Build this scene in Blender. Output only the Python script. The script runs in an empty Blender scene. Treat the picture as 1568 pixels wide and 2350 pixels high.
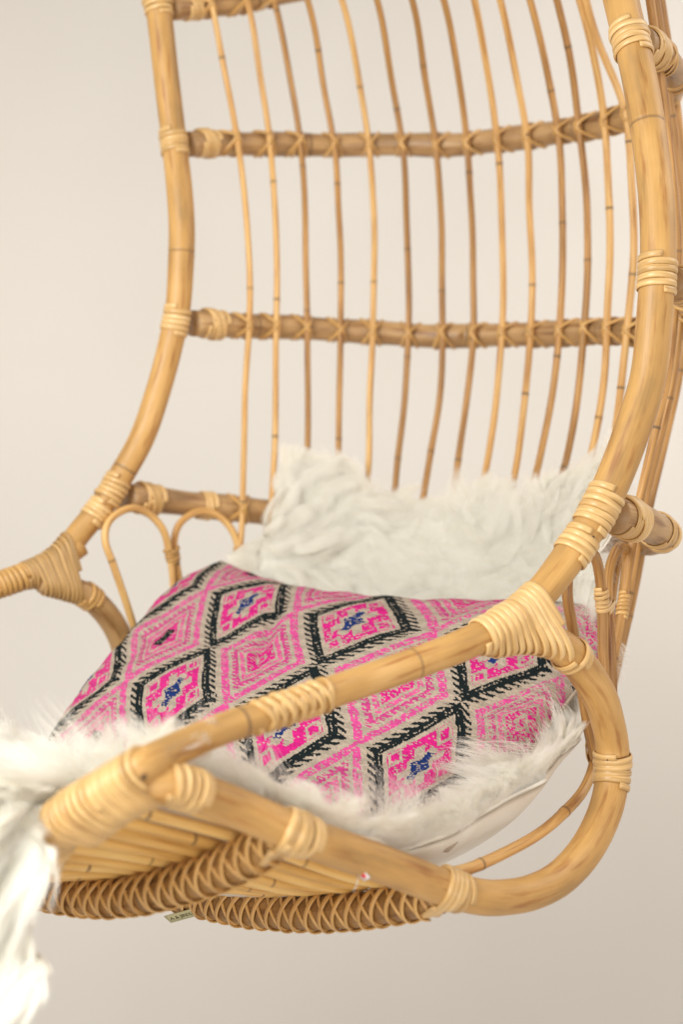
import bpy, math, random
import numpy as np
from mathutils import Vector, Matrix
rng = np.random.default_rng(7)
random.seed(7)
sc = bpy.context.scene
COL = sc.collection

# ---------------------------------------------------------------- camera, world, lights, exposure
F = 3267.0          # focal length in pixels of a 1568 px wide picture (50 mm on a 24 mm wide gate)
ZO = 1.0            # eye height
cam = bpy.data.objects.new('camera', bpy.data.cameras.new('camera'))
COL.objects.link(cam)
cam.location = (0, 0, ZO)
cam.rotation_euler = (math.radians(90), 0, 0)
cam.data.sensor_fit = 'HORIZONTAL'
cam.data.sensor_width = 24.0
cam.data.lens = 50.0
cam.data.clip_start = 0.05
cam.data.clip_end = 60
cam.data.dof.use_dof = True
cam.data.dof.focus_distance = 1.47
cam.data.dof.aperture_fstop = 2.9
sc.camera = cam

world = bpy.data.worlds.new('World')
sc.world = world
world.use_nodes = True
bg = world.node_tree.nodes['Background']
bg.inputs[0].default_value = (1.0, 0.925, 0.85, 1)
bg.inputs[1].default_value = 0.56

def area(name, loc, target, size, energy, color, size_y=None):
    l = bpy.data.lights.new(name, 'AREA')
    l.energy = energy; l.color = color; l.size = size
    if size_y: l.shape = 'RECTANGLE'; l.size_y = size_y
    o = bpy.data.objects.new(name, l); COL.objects.link(o)
    o.location = loc
    o.rotation_euler = (Vector(target) - Vector(loc)).to_track_quat('-Z', 'Y').to_euler()
    return o
area('window_light', (-0.95, 0.22, 1.55), (-0.15, 1.4, 0.80), 0.75, 26, (0.965, 1.0, 0.975), 1.0)
area('front_fill', (0.55, -0.9, 0.62), (0.15, 1.6, 1.0), 1.2, 15, (1.0, 0.95, 0.89), 0.9)  # added fill, low in front, brightens undersides and pole fronts
area('wall_fill', (1.5, 1.75, 2.1), (0.75, 3.05, 0.95), 1.2, 11, (1.0, 0.965, 0.94))  # added fill from out of view, lifts the wall at right
sc.view_settings.view_transform = 'Standard'
sc.view_settings.look = 'None'
sc.view_settings.gamma = 1.0
sc.view_settings.exposure = 0.27
sc.cycles.use_denoising = True
sc.cycles.max_bounces = 14
sc.cycles.diffuse_bounces = 9
sc.cycles.transmission_bounces = 12
sc.cycles_curves.shape = 'RIBBONS'

# ---------------------------------------------------------------- geometry helpers
def P(u, v, Y):
    """a point of the place, at distance Y, that the photograph shows at (u, v) of 1568 x 2350"""
    return np.array([(u - 784) * Y / F, Y, ZO + (1174.5 - v) * Y / F])
def norm(a):
    a = np.asarray(a, float); l = np.linalg.norm(a, axis=-1, keepdims=True)
    return a / np.maximum(l, 1e-9)
def cr(pts, n):
    p = np.array(pts, float)
    d = np.r_[0, np.cumsum(np.maximum(np.linalg.norm(np.diff(p[:, :3], axis=0), axis=1), 1e-6) ** .5)]
    q = np.vstack([2 * p[0] - p[1], p, 2 * p[-1] - p[-2]]); t = np.r_[-d[1], d, 2 * d[-1] - d[-2]]
    x = np.linspace(0, d[-1], n)
    i = np.clip(np.searchsorted(d, x, side='right') - 1, 0, len(p) - 2)
    t0, t1, t2, t3 = [t[i + k][:, None] for k in range(4)]
    p0, p1, p2, p3 = [q[i + k] for k in range(4)]
    x = x[:, None]
    A1 = (t1 - x) / (t1 - t0) * p0 + (x - t0) / (t1 - t0) * p1
    A2 = (t2 - x) / (t2 - t1) * p1 + (x - t1) / (t2 - t1) * p2
    A3 = (t3 - x) / (t3 - t2) * p2 + (x - t2) / (t3 - t2) * p3
    B1 = (t2 - x) / (t2 - t0) * A1 + (x - t0) / (t2 - t0) * A2
    B2 = (t3 - x) / (t3 - t1) * A2 + (x - t1) / (t3 - t1) * A3
    return (t2 - x) / (t2 - t1) * B1 + (x - t1) / (t2 - t1) * B2
def arc(p):
    return np.r_[0, np.cumsum(np.linalg.norm(np.diff(p[:, :3], axis=0), axis=1))]
def even(pts, step):
    """catmull-rom through pts, resampled at an even step; extra columns ride along"""
    p = cr(pts, max(60, len(pts) * 16)); s = arc(p)
    n = max(6, int(s[-1] / step) + 1); x = np.linspace(0, s[-1], n)
    return np.stack([np.interp(x, s, p[:, k]) for k in range(p.shape[1])], 1)
def PR(rows, r=None):
    out = []
    for w in rows:
        q = P(*w[:3]); out.append([*q, (w[3] if len(w) > 3 else r)])
    return out
def tang(p):
    return norm(np.gradient(p[:, :3], axis=0))

def new_mesh(name, v, f, mat, parent=None, attrs=None, smooth=True):
    me = bpy.data.meshes.new(name)
    v = np.asarray(v, np.float32); f = np.asarray(f, np.int32)
    me.vertices.add(len(v)); me.vertices.foreach_set('co', v.ravel())
    k = f.shape[1]
    me.loops.add(f.size); me.loops.foreach_set('vertex_index', f.ravel())
    me.polygons.add(len(f)); me.polygons.foreach_set('loop_start', np.arange(0, f.size, k, dtype=np.int32))
    me.polygons.foreach_set('loop_total', np.full(len(f), k, np.int32))
    if smooth: me.polygons.foreach_set('use_smooth', np.ones(len(f), bool))
    for an, (ty, data) in (attrs or {}).items():
        a = me.attributes.new(an, ty, 'POINT')
        a.data.foreach_set({'FLOAT': 'value', 'FLOAT_VECTOR': 'vector', 'FLOAT_COLOR': 'color'}[ty], np.asarray(data, np.float32).ravel())
    me.update(calc_edges=True); me.validate()
    me.materials.append(mat)
    return link(name, me, parent)
def link(name, data, parent=None):
    o = bpy.data.objects.new(name, data); COL.objects.link(o)
    if parent is not None:
        o.parent = parent; o.matrix_parent_inverse = WM[parent.name].inverted()
    return o
WM = {}
def thing(name, loc, label, cat, group=None):
    o = bpy.data.objects.new(name, None); COL.objects.link(o)
    o.location = loc; o.empty_display_size = .05
    WM[o.name] = Matrix.Translation(loc)
    o['label'] = label; o['category'] = cat
    if group: o['group'] = group
    return o
def sub(o):      # lets a part carry sub-parts built in place
    WM[o.name] = WM[o.parent.name] @ o.matrix_parent_inverse
    return o

def sweep(name, p, mat, parent, prof, N0=None, closed_ends=True, knots=None, off=None):
    """sweep a profile [(side, up)] along p (x,y,z,scale); N0 gives up directions per point"""
    n = len(p); T = tang(p)
    if N0 is None:
        a = np.array([0, 0, 1.0]) if abs(T[0][2]) < .8 else np.array([0, 1.0, 0])
        U = [norm(a - T[0] * a.dot(T[0]))]
        for i in range(1, n):
            q = U[-1] - T[i] * U[-1].dot(T[i]); U.append(norm(q))
        U = np.array(U)
    else:
        U = norm(N0 - T * (N0 * T).sum(1, keepdims=True))
    S = np.cross(T, U)
    m = len(prof); pr = np.array(prof, float)
    sc_ = p[:, 3][:, None, None] if p.shape[1] > 3 else 1.0
    V = p[:, None, :3] + sc_ * (S[:, None] * pr[None, :, :1] + U[:, None] * pr[None, :, 1:2])
    L = arc(p)
    fib = np.zeros((n, m, 3)); an = np.arctan2(pr[:, 1], pr[:, 0])
    rot = 0 if off is None else off
    fib[..., 0] = np.cos(an + rot)[None]; fib[..., 1] = np.sin(an + rot)[None]; fib[..., 2] = L[:, None] + rot * 1.7
    kn = np.zeros((n, m)) if knots is None else np.repeat(np.asarray(knots)[:, None], m, 1)
    I = np.arange(n * m).reshape(n, m)
    a, b = I[:-1], I[1:]
    fc = np.stack([a, np.roll(a, -1, 1), np.roll(b, -1, 1), b], -1).reshape(-1, 4)
    V = V.reshape(-1, 3); fibf = fib.reshape(-1, 3); knf = kn.ravel()
    if closed_ends:   # cap with a centre point
        c = len(V); V = np.vstack([V, p[:1, :3], p[-1:, :3]])
        fibf = np.vstack([fibf, [[0, 0, L[0]], [0, 0, L[-1]]]]); knf = np.r_[knf, .55, .55]
        j = np.arange(m)
        e0 = np.stack([I[0][(j + 1) % m], I[0][j], np.full(m, c), np.full(m, c)], 1)
        e1 = np.stack([I[-1][j], I[-1][(j + 1) % m], np.full(m, c + 1), np.full(m, c + 1)], 1)
        me = bpy.data.meshes.new(name)
        faces = [tuple(x) for x in fc.tolist()] + [tuple(x[:3]) for x in e0.tolist()] + [tuple(x[:3]) for x in e1.tolist()]
        me.from_pydata(V.tolist(), [], faces)
        me.polygons.foreach_set('use_smooth', np.ones(len(faces), bool))
        at = me.attributes.new('fib', 'FLOAT_VECTOR', 'POINT'); at.data.foreach_set('vector', fibf.astype(np.float32).ravel())
        at = me.attributes.new('knot', 'FLOAT', 'POINT'); at.data.foreach_set('value', knf.astype(np.float32))
        me.update(); me.materials.append(mat)
        return link(name, me, parent)
    return new_mesh(name, V, fc, mat, parent, {'fib': ('FLOAT_VECTOR', fibf), 'knot': ('FLOAT', knf)})

def circ(m):
    a = np.linspace(0, 2 * math.pi, m, endpoint=False)
    return np.stack([np.cos(a), np.sin(a)], 1)
POLES = {}
def pole(name, pts, mat, parent, m=20, step=.008, knot_gap=None, key=None, wob=.004, kw=.0022, kh=.05):
    """a round cane or pole with slightly swollen knots; knot_gap = metres between them"""
    p = even(pts, step)
    L = arc(p); ks = np.zeros(len(p))
    if knot_gap:
        x = random.uniform(.2, 1) * knot_gap; pos = []
        while x < L[-1]:
            pos.append(x); x += knot_gap * random.uniform(.6, 1.35)
        if pos:
            ext = np.unique(np.r_[L, [q + d for q in pos for d in (-.006, -.0025, -.0008, .0008, .0025, .006) if 0 < q + d < L[-1]]])
            p = np.stack([np.interp(ext, L, p[:, k]) for k in range(p.shape[1])], 1); L = ext
            ks = np.zeros(len(p))
            for q in pos:
                g = np.abs(L - q)
                ks = np.maximum(ks, (g < kw * .45).astype(float) * random.uniform(.5, 1))
                p[:, 3] *= 1 + kh * np.exp(-(g / .004) ** 2) - .045 * (g < .001)
    ph = rng.uniform(0, 6, 4)
    p[:, 3] *= 1 + wob * 5 * (np.sin(L * 23 + ph[0]) * .5 + np.sin(L * 57 + ph[1]) * .3)
    for k in range(3):
        p[:, k] += wob * .12 * (np.sin(L * 17 + ph[k]) + .5 * np.sin(L * 41 + ph[k + 1]))
    o = sweep(name, p, mat, parent, circ(m), knots=ks, off=random.uniform(0, 6))
    POLES[key or o.name] = p
    o.data['len'] = float(L[-1])
    return o

# profile of a flat strand of split cane: domed outside
def strand_prof(w, t):
    return [(-w * .48, 0), (-w * .45, t * .55), (-w * .28, t * .98), (0, t * 1.12), (w * .28, t * .98), (w * .45, t * .55), (w * .48, 0), (0, -t * .15)]
def hull2(pt):
    pt = sorted(map(tuple, pt))
    def half(q):
        h = []
        for x in q:
            while len(h) > 1 and (h[-1][0] - h[-2][0]) * (x[1] - h[-2][1]) - (h[-1][1] - h[-2][1]) * (x[0] - h[-2][0]) <= 0: h.pop()
            h.append(x)
        return h
    return np.array(half(pt)[:-1] + half(pt[::-1])[:-1])
def ring(poles, o, n, xr, maxd=.08, M=44, lift=.0004, rad=None, stretch=1.7):
    """closed loop hugging every pole that the plane (o, n) cuts near o -> points and outward normals"""
    n = norm(n); ex = norm(np.asarray(xr) - n * np.dot(xr, n)); ey = np.cross(n, ex)
    pts = []
    for q in poles:
        s = (q[:, :3] - o) @ n; dist = np.linalg.norm(q[:, :3] - o, axis=1)
        cand = [i for i in range(len(q) - 1) if s[i] * s[i + 1] <= 0 and dist[i] < maxd]
        if not cand: continue
        i = min(cand, key=lambda k: dist[k])
        f = s[i] / (s[i] - s[i + 1] + 1e-12)
        c = q[i] * (1 - f) + q[i + 1] * f
        d = norm(q[i + 1, :3] - q[i, :3]); r = c[3] + lift
        dn = abs(d @ n); k = min(1 / max(dn, 1e-3), stretch)
        dp = d - n * (d @ n); l = np.linalg.norm(dp); dp = dp / l if l > 1e-4 else ex
        cx, cy = (c[:3] - o) @ ex, (c[:3] - o) @ ey
        ax, ay = dp @ ex, dp @ ey
        for a in np.linspace(0, 2 * math.pi, 36, endpoint=False):
            uu, vv = r * k * math.cos(a), r * math.sin(a)
            pts.append((cx + uu * ax - vv * ay, cy + uu * ay + vv * ax))
    if not pts: return None
    h = hull2(pts); h = np.vstack([h, h[:1]])
    L = arc(np.c_[h, np.zeros(len(h))]); cen = h[:-1].mean(0)
    x = np.linspace(0, L[-1], 400); hp = np.stack([np.interp(x, L, h[:, 0]), np.interp(x, L, h[:, 1])], 1)[:-1]
    an = np.arctan2(hp[:, 1] - cen[1], hp[:, 0] - cen[0]); od = np.argsort(an); an = an[od]; hp = hp[od]
    ta = np.linspace(-math.pi, math.pi, M, endpoint=False)
    px = np.interp(ta, an, hp[:, 0], period=2 * math.pi); py = np.interp(ta, an, hp[:, 1], period=2 * math.pi)
    q2 = np.stack([px, py], 1)
    tg = np.roll(q2, -1, 0) - np.roll(q2, 1, 0); nn = norm(np.stack([tg[:, 1], -tg[:, 0]], 1))
    P3 = o + px[:, None] * ex + py[:, None] * ey
    N3 = nn[:, :1] * ex + nn[:, 1:] * ey
    return P3, N3
def wind(name, rings, mat, parent, w=.006, t=.0016, jit=.0006):
    """ONE strand that winds through the loops in turn"""
    rings = [r for r in rings if r is not None]
    if len(rings) < 2: return None
    pts, ns = [], []
    M = len(rings[0][0])
    for k in range(len(rings) - 1):
        (a, na), (b, nb) = rings[k], rings[k + 1]
        f = (np.arange(M) / M)[:, None]
        e = rng.normal(0, jit, 3) * 1.3
        ww = np.sin(np.arange(M) / M * 2 * math.pi + rng.uniform(0, 6))[:, None]
        pts.append(a * (1 - f) + b * f + norm(na) * (abs(e[0]) * .5) + e * ww * .5); ns.append(na * (1 - f) + nb * f)
    p = np.vstack(pts); N = np.vstack(ns)
    k = np.array([1, 2, 1]) / 4
    for c in range(3):
        p[1:-1, c] = np.convolve(p[:, c], k, 'valid')
    return sweep(name, p, mat, parent, strand_prof(w, t), N0=N, off=random.uniform(0, 6))
def at_s(p, s):
    L = arc(p); return np.array([np.interp(s, L, p[:, k]) for k in range(p.shape[1])])
def near_s(p, q):
    return arc(p)[np.argmin(np.linalg.norm(p[:, :3] - q, axis=1))]
def tan_s(p, s, e=.01):
    return norm(at_s(p, s + e)[:3] - at_s(p, s - e)[:3])
def coil(key, s0, turns, mat, parent, w=.007, t=.0018, tilt=(0, 0, 0), others=(), pitch=None, name='binding', back=(0, 1, .2)):
    p = POLES[key]; pitch = pitch or w * .97
    rings = []
    for k in range(turns + 1):
        s = s0 + (k - turns / 2) * pitch
        o = at_s(p, s)[:3]; n = norm(tan_s(p, s) + np.array(tilt))
        rings.append(ring([p] + [POLES[x] for x in others], o, n, back, maxd=.035 if others else .02, M=36))
    return wind(name, rings, mat, parent, w, t)

# ---------------------------------------------------------------- materials
def mat_base(name):
    m = bpy.data.materials.new(name); m.use_nodes = True
    nt = m.node_tree; return m, nt, nt.nodes, nt.links, nt.nodes['Principled BSDF']
def ramp(nd, pts):
    r = nd.new('ShaderNodeValToRGB'); e = r.color_ramp.elements
    e[0].position, e[0].color = pts[0][0], (*pts[0][1], 1)
    e[1].position, e[1].color = pts[-1][0], (*pts[-1][1], 1)
    for x, c in pts[1:-1]:
        q = e.new(x); q.color = (*c, 1)
    return r
def cane_mat(name, cols, stain, stain_amt, rough=.44, tint=.25, fine=1.0, coat=.10, bump=.25, ring_dark=(.20, .11, .045), kn=1.0):
    m, nt, nd, lk, b = mat_base(name)
    at = nd.new('ShaderNodeAttribute'); at.attribute_name = 'fib'
    info = nd.new('ShaderNodeObjectInfo')
    def noise(scale, detail, vec_scale, w=None):
        mp = nd.new('ShaderNodeMapping'); mp.inputs['Scale'].default_value = vec_scale
        lk.new(at.outputs['Vector'], mp.inputs[0])
        cb = nd.new('ShaderNodeVectorMath'); cb.operation = 'ADD'
        mu = nd.new('ShaderNodeMath'); mu.operation = 'MULTIPLY'; mu.inputs[1].default_value = 37
        lk.new(info.outputs['Random'], mu.inputs[0])
        lk.new(mp.outputs[0], cb.inputs[0]); lk.new(mu.outputs[0], cb.inputs[1])
        n = nd.new('ShaderNodeTexNoise'); n.inputs['Scale'].default_value = scale; n.inputs['Detail'].default_value = detail
        lk.new(cb.outputs[0], n.inputs['Vector']); return n
    broad = noise(1.0, 3, (.7, .7, 11))
    streak = noise(1.0, 5, (14 * fine, 14 * fine, 10))
    fibre = noise(1.0, 3, (40 * fine, 40 * fine, 26))
    r = ramp(nd, cols)
    mx = nd.new('ShaderNodeMath'); mx.operation = 'MULTIPLY_ADD'; mx.inputs[1].default_value = .26
    lk.new(streak.outputs[0], mx.inputs[0])
    m2 = nd.new('ShaderNodeMapRange'); m2.inputs[1].default_value = .3; m2.inputs[2].default_value = .7; m2.inputs[3].default_value = .17; m2.inputs[4].default_value = .52
    lk.new(broad.outputs[0], m2.inputs[0]); lk.new(m2.outputs[0], mx.inputs[2])
    m3 = nd.new('ShaderNodeMath'); m3.operation = 'MULTIPLY_ADD'; m3.inputs[1].default_value = tint
    lk.new(info.outputs['Random'], m3.inputs[0])
    sh = nd.new('ShaderNodeMath'); sh.operation = 'SUBTRACT'; sh.inputs[1].default_value = tint / 2
    lk.new(mx.outputs[0], sh.inputs[0]); lk.new(sh.outputs[0], m3.inputs[2])
    lk.new(m3.outputs[0], r.inputs[0])
    # brown stains and scorch flecks
    st = noise(1.0, 6, (2.0, 2.0, 15)); sr = ramp(nd, [(.60 - .12 * stain_amt, (0, 0, 0)), (.74 - .1 * stain_amt, (1, 1, 1))])
    lk.new(st.outputs[0], sr.inputs[0])
    mm = nd.new('ShaderNodeMath'); mm.operation = 'MULTIPLY'; mm.inputs[1].default_value = .7
    lk.new(sr.outputs[0], mm.inputs[0])
    mix = nd.new('ShaderNodeMix'); mix.data_type = 'RGBA'; mix.blend_type = 'MULTIPLY'
    lk.new(mm.outputs[0], mix.inputs['Factor']); lk.new(r.outputs[0], mix.inputs[6]); mix.inputs[7].default_value = (*stain, 1)
    ka = nd.new('ShaderNodeAttribute'); ka.attribute_name = 'knot'
    km = nd.new('ShaderNodeMath'); km.operation = 'MULTIPLY'; km.inputs[1].default_value = kn
    lk.new(ka.outputs['Fac'], km.inputs[0])
    mk = nd.new('ShaderNodeMix'); mk.data_type = 'RGBA'
    lk.new(km.outputs[0], mk.inputs['Factor']); lk.new(mix.outputs[2], mk.inputs[6]); mk.inputs[7].default_value = (*ring_dark, 1)
    lk.new(mk.outputs[2], b.inputs['Base Color'])
    rr = nd.new('ShaderNodeMapRange'); rr.inputs[3].default_value = rough - .08; rr.inputs[4].default_value = rough + .16
    lk.new(streak.outputs[0], rr.inputs[0]); lk.new(rr.outputs[0], b.inputs['Roughness'])
    b.inputs['Coat Weight'].default_value = coat; b.inputs['Coat Roughness'].default_value = .28
    bp = nd.new('ShaderNodeBump'); bp.inputs['Strength'].default_value = bump; bp.inputs['Distance'].default_value = .0006
    lk.new(fibre.outputs[0], bp.inputs['Height']); lk.new(bp.outputs[0], b.inputs['Normal'])
    return m
M_POLE = cane_mat('rattan_pole', [(.20, (.31, .18, .062)), (.34, (.46, .25, .074)), (.50, (.57, .315, .094)), (.72, (.69, .42, .16))], (.56, .34, .17), .4, fine=.8, tint=.16)
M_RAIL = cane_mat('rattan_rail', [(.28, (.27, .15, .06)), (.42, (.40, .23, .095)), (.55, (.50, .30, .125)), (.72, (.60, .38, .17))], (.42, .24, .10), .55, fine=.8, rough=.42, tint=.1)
M_RIB = cane_mat('rib_pole', [(.24, (.16, .07, .02)), (.40, (.28, .14, .04)), (.55, (.38, .20, .06)), (.72, (.48, .27, .10))], (.4, .22, .10), .5, fine=.8, rough=.45, tint=.1)
M_SPIN = cane_mat('rattan_spindle', [(.24, (.36, .18, .05)), (.42, (.52, .27, .08)), (.55, (.64, .35, .11)), (.75, (.74, .46, .17))], (.42, .24, .11), .8, tint=.40, fine=.5, ring_dark=(.14, .08, .035))
M_SLAT = cane_mat('rattan_slat', [(.22, (.56, .31, .08)), (.42, (.72, .42, .12)), (.55, (.80, .49, .15)), (.75, (.82, .56, .21))], (.55, .32, .14), .15, tint=.3, fine=.5)
M_WRAP = cane_mat('split_cane', [(.24, (.44, .26, .09)), (.42, (.62, .38, .14)), (.55, (.73, .47, .19)), (.75, (.81, .58, .29))], (.50, .28, .12), .12, rough=.33, tint=.12, fine=.35, kn=.0, coat=.35)
M_STRP = cane_mat('rib_strap', [(.24, (.46, .25, .07)), (.42, (.62, .35, .105)), (.55, (.72, .43, .145)), (.75, (.78, .52, .21))], (.5, .28, .12), .1, rough=.33, tint=.1, fine=.35, kn=.0, coat=.35)
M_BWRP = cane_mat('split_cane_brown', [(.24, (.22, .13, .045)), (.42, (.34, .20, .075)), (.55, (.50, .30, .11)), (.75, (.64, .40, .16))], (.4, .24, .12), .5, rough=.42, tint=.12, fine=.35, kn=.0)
M_DWRP = cane_mat('split_cane_dark', [(.24, (.38, .20, .055)), (.42, (.54, .30, .09)), (.55, (.64, .37, .12)), (.75, (.72, .46, .18))], (.5, .28, .12), .15, rough=.36, tint=.12, fine=.35, kn=.0, coat=.3)

# ---------------------------------------------------------------- setting: the wall
def wall_mat():
    m, nt, nd, lk, b = mat_base('painted_wall')
    tc = nd.new('ShaderNodeTexCoord')
    n = nd.new('ShaderNodeTexNoise'); n.inputs['Scale'].default_value = 1.3; n.inputs['Detail'].default_value = 3
    lk.new(tc.outputs['Object'], n.inputs['Vector'])
    r = ramp(nd, [(.3, (.735, .69, .63)), (.7, (.77, .73, .67))]); lk.new(n.outputs[0], r.inputs[0])
    lk.new(r.outputs[0], b.inputs['Base Color']); b.inputs['Roughness'].default_value = .85
    n2 = nd.new('ShaderNodeTexNoise'); n2.inputs['Scale'].default_value = 220; n2.inputs['Detail'].default_value = 4
    lk.new(tc.outputs['Object'], n2.inputs['Vector'])
    bp = nd.new('ShaderNodeBump'); bp.inputs['Strength'].default_value = .12; bp.inputs['Distance'].default_value = .002
    lk.new(n2.outputs[0], bp.inputs['Height']); lk.new(bp.outputs[0], b.inputs['Normal'])
    return m
M_WALL = wall_mat()
def slab(name, x0, x1, y0, y1, z0, z1, mat):
    v = [(x, y, z) for x in (x0, x1) for y in (y0, y1) for z in (z0, z1)]
    f = [(0, 1, 3, 2), (4, 6, 7, 5), (0, 4, 5, 1), (2, 3, 7, 6), (0, 2, 6, 4), (1, 5, 7, 3)]
    return new_mesh(name, v, f, mat, smooth=False)
prof = [(3.2, 3.05)] + [(x, 3.05) for x in np.linspace(2.8, -.42, 12)]
x_, y_, a_ = -.42, 3.05, 0.0
for k in range(24):       # soft bend added so the left part catches more window light
    a_ = min(a_ + math.radians(3.4), math.radians(38)); x_ -= .035 * math.cos(a_); y_ -= .035 * math.sin(a_); prof.append((x_, y_))
prof.append((x_ - 1.6 * math.cos(a_), y_ - 1.6 * math.sin(a_)))
V = []; Fc = []; n_p = len(prof)
for (x, y) in prof:
    V += [(x, y, -1.8), (x, y, 3.4), (x, y + .12, -1.8), (x, y + .12, 3.4)]
for k in range(n_p - 1):
    a, b = k * 4, k * 4 + 4
    Fc += [(a, a + 1, b + 1, b), (a + 2, b + 2, b + 3, a + 3), (a + 1, a + 3, b + 3, b + 1), (a, b, b + 2, a + 2)]
Fc += [(0, 2, 3, 1), (n_p * 4 - 4, n_p * 4 - 3, n_p * 4 - 1, n_p * 4 - 2)]
wall = new_mesh('wall', V, Fc, M_WALL)
wall['kind'] = 'structure'

# ---------------------------------------------------------------- the chair: main poles
chair = thing('hanging_chair', (0.03, 1.66, 0.60), 'honey coloured rattan hanging egg chair with open spindle back and looped armrests', 'hanging chair')
C = norm([-.735, .678, 0]); B = norm([.67, .74, 0])       # across the opening; towards the back
pole_r = [(1404, -90, 1.535, .0185), (1431, 24, 1.50, .0183), (1472, 200, 1.47, .0180), (1497, 360, 1.445, .0180), (1508, 480, 1.43, .0178), (1510, 600, 1.42, .0178),
          (1502, 720, 1.415, .0178), (1486, 872, 1.41, .0178), (1450, 992, 1.40, .0180), (1403, 1112, 1.39, .0177), (1351, 1212, 1.38, .0170), (1301, 1285, 1.37, .0166),
          (1255, 1345, 1.355, .0160), (1200, 1402, 1.34, .0158), (1141, 1440, 1.32, .0155)]
pole_l = [(350, -70, 1.90, .0172), (360, 0, 1.90, .0172), (367, 44, 1.90, .0172), (382, 176, 1.90, .0170), (397, 308, 1.90, .0170), (412, 440, 1.89, .0175), (417, 528, 1.885, .0175), (415, 616, 1.88, .0172),
          (409, 704, 1.88, .0168), (391, 792, 1.88, .0168), (362, 900, 1.875, .0168), (326, 1003, 1.87, .0168), (278, 1091, 1.86, .0166), (235, 1160, 1.85, .0164), (190, 1213, 1.84, .0162), (128, 1285, 1.82, .0160), (60, 1322, 1.80, .0155)]
tl, tr = P(350, -70, 1.90), P(1404, -90, 1.535)
over = []
for a in (35, 62, 90, 118, 145):
    a = math.radians(a); mid = (tl + tr) / 2; hf = (tr - tl) / 2
    q = mid - hf * math.cos(a) + np.array([0, 0, .42 * math.sin(a)]) + B * .05 * math.sin(a); over.append([*q, .0175])
hoop = PR(pole_l)[::-1] + over + PR(pole_r)
pole('hoop_pole', hoop, M_POLE, chair, m=28, key='hoop', wob=.0016, knot_gap=.42, kw=.003, kh=.03)
sr = cr(PR(pole_r), 200); sl = cr(PR(pole_l), 200)
POLES['right'] = np.array(even(PR(pole_r), .006)); POLES['left'] = np.array(even(PR(pole_l), .006))

arm_r = [(1215, 1390, 1.345, .0150), (1160, 1432, 1.325, .0152), (1061, 1481, 1.30, .0150), (941, 1526, 1.265, .0142), (824, 1566, 1.23, .0140), (632, 1630, 1.165, .0132), (520, 1668, 1.13, .0128), (408, 1716, 1.09, .0130), (330, 1757, 1.06, .0140)]
arm_r.append((300, 1776, 1.058, .0138))
pole('armrest', PR(arm_r), M_POLE, chair, m=28, key='arm_r', knot_gap=.22, kw=.003, kh=.04, wob=.003)
arm_l = [(185, 1250, 1.835, .0158), (128, 1290, 1.82, .0155), (44, 1325, 1.79, .0150), (-60, 1360, 1.755, .0145), (-300, 1450, 1.66, .014), (-560, 1560, 1.56, .014)]
pole('armrest', PR(arm_l), M_POLE, chair, m=24, key='arm_l', knot_gap=.3)
front = [(372, 1735, 1.075, .0128), (330, 1757, 1.06, .0142), (240, 1815, 1.07, .0150), (170, 1862, 1.09, .0162), (118, 1920, 1.125, .0170), (72, 1985, 1.175, .0170)]
fp = PR(front)
crn = P(330, 1757, 1.06); lcrn = P(-560, 1560, 1.56)
fp += [[*(crn + C * .27 + [0, 0, -.155]), .017], [*(crn + C * .42 + [0, 0, -.15]), .017], [*(crn + C * .56 + [0, 0, -.11]), .016], [*lcrn, .014]]
pole('front_rail', fp, M_POLE, chair, m=24, key='front')
loop = [(1118, 1478, 1.318, .0120), (1185, 1462, 1.335, .0140), (1240, 1462, 1.345, .0155), (1282, 1480, 1.355, .0165), (1312, 1504, 1.365, .0168), (1346, 1545, 1.385, .0172), (1378, 1600, 1.405, .0172), (1395, 1655, 1.425, .0170), (1406, 1715, 1.44, .0170), (1405, 1790, 1.44, .0170), (1390, 1860, 1.425, .0170), (1348, 1945, 1.395, .0168),
        (1285, 2013, 1.36, .0166), (1220, 2046, 1.33, .0164), (1165, 2057, 1.31, .0162), (1105, 2058, 1.285, .0162), (1030, 2040, 1.26, .0162), (925, 2000, 1.22, .0162), (800, 1955, 1.18, .0162), (685, 1912, 1.14, .0160), (552, 1856, 1.11, .0156), (456, 1818, 1.085, .0150), (395, 1797, 1.07, .0145), (330, 1808, 1.065, .0145), (262, 1846, 1.075, .0145), (200, 1896, 1.10, .0140)]
pole('side_loop', PR(loop), M_POLE, chair, m=28, key='loop', wob=.0018, knot_gap=.5, kh=.03)
def mirror(q):
    c = P(130, 1290, 1.82) * .5 + P(1250, 1390, 1.345) * .5
    q = np.array(q, float); d = (q[:3] - c) @ C; q[:3] = q[:3] - 2 * d * C; return q
lm = [mirror(q) for q in PR(loop)]
ll = PR([(90, 1336, 1.80, .0125), (140, 1345, 1.815, .0145), (190, 1360, 1.835, .0158), (240, 1402, 1.86, .0164), (276, 1462, 1.88, .0166), (292, 1540, 1.90, .0166), (285, 1640, 1.89, .0166)]) + [list(q) for q in lm[11:]]
pole('side_loop', ll, M_RAIL, chair, m=24, key='loop_l')

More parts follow.
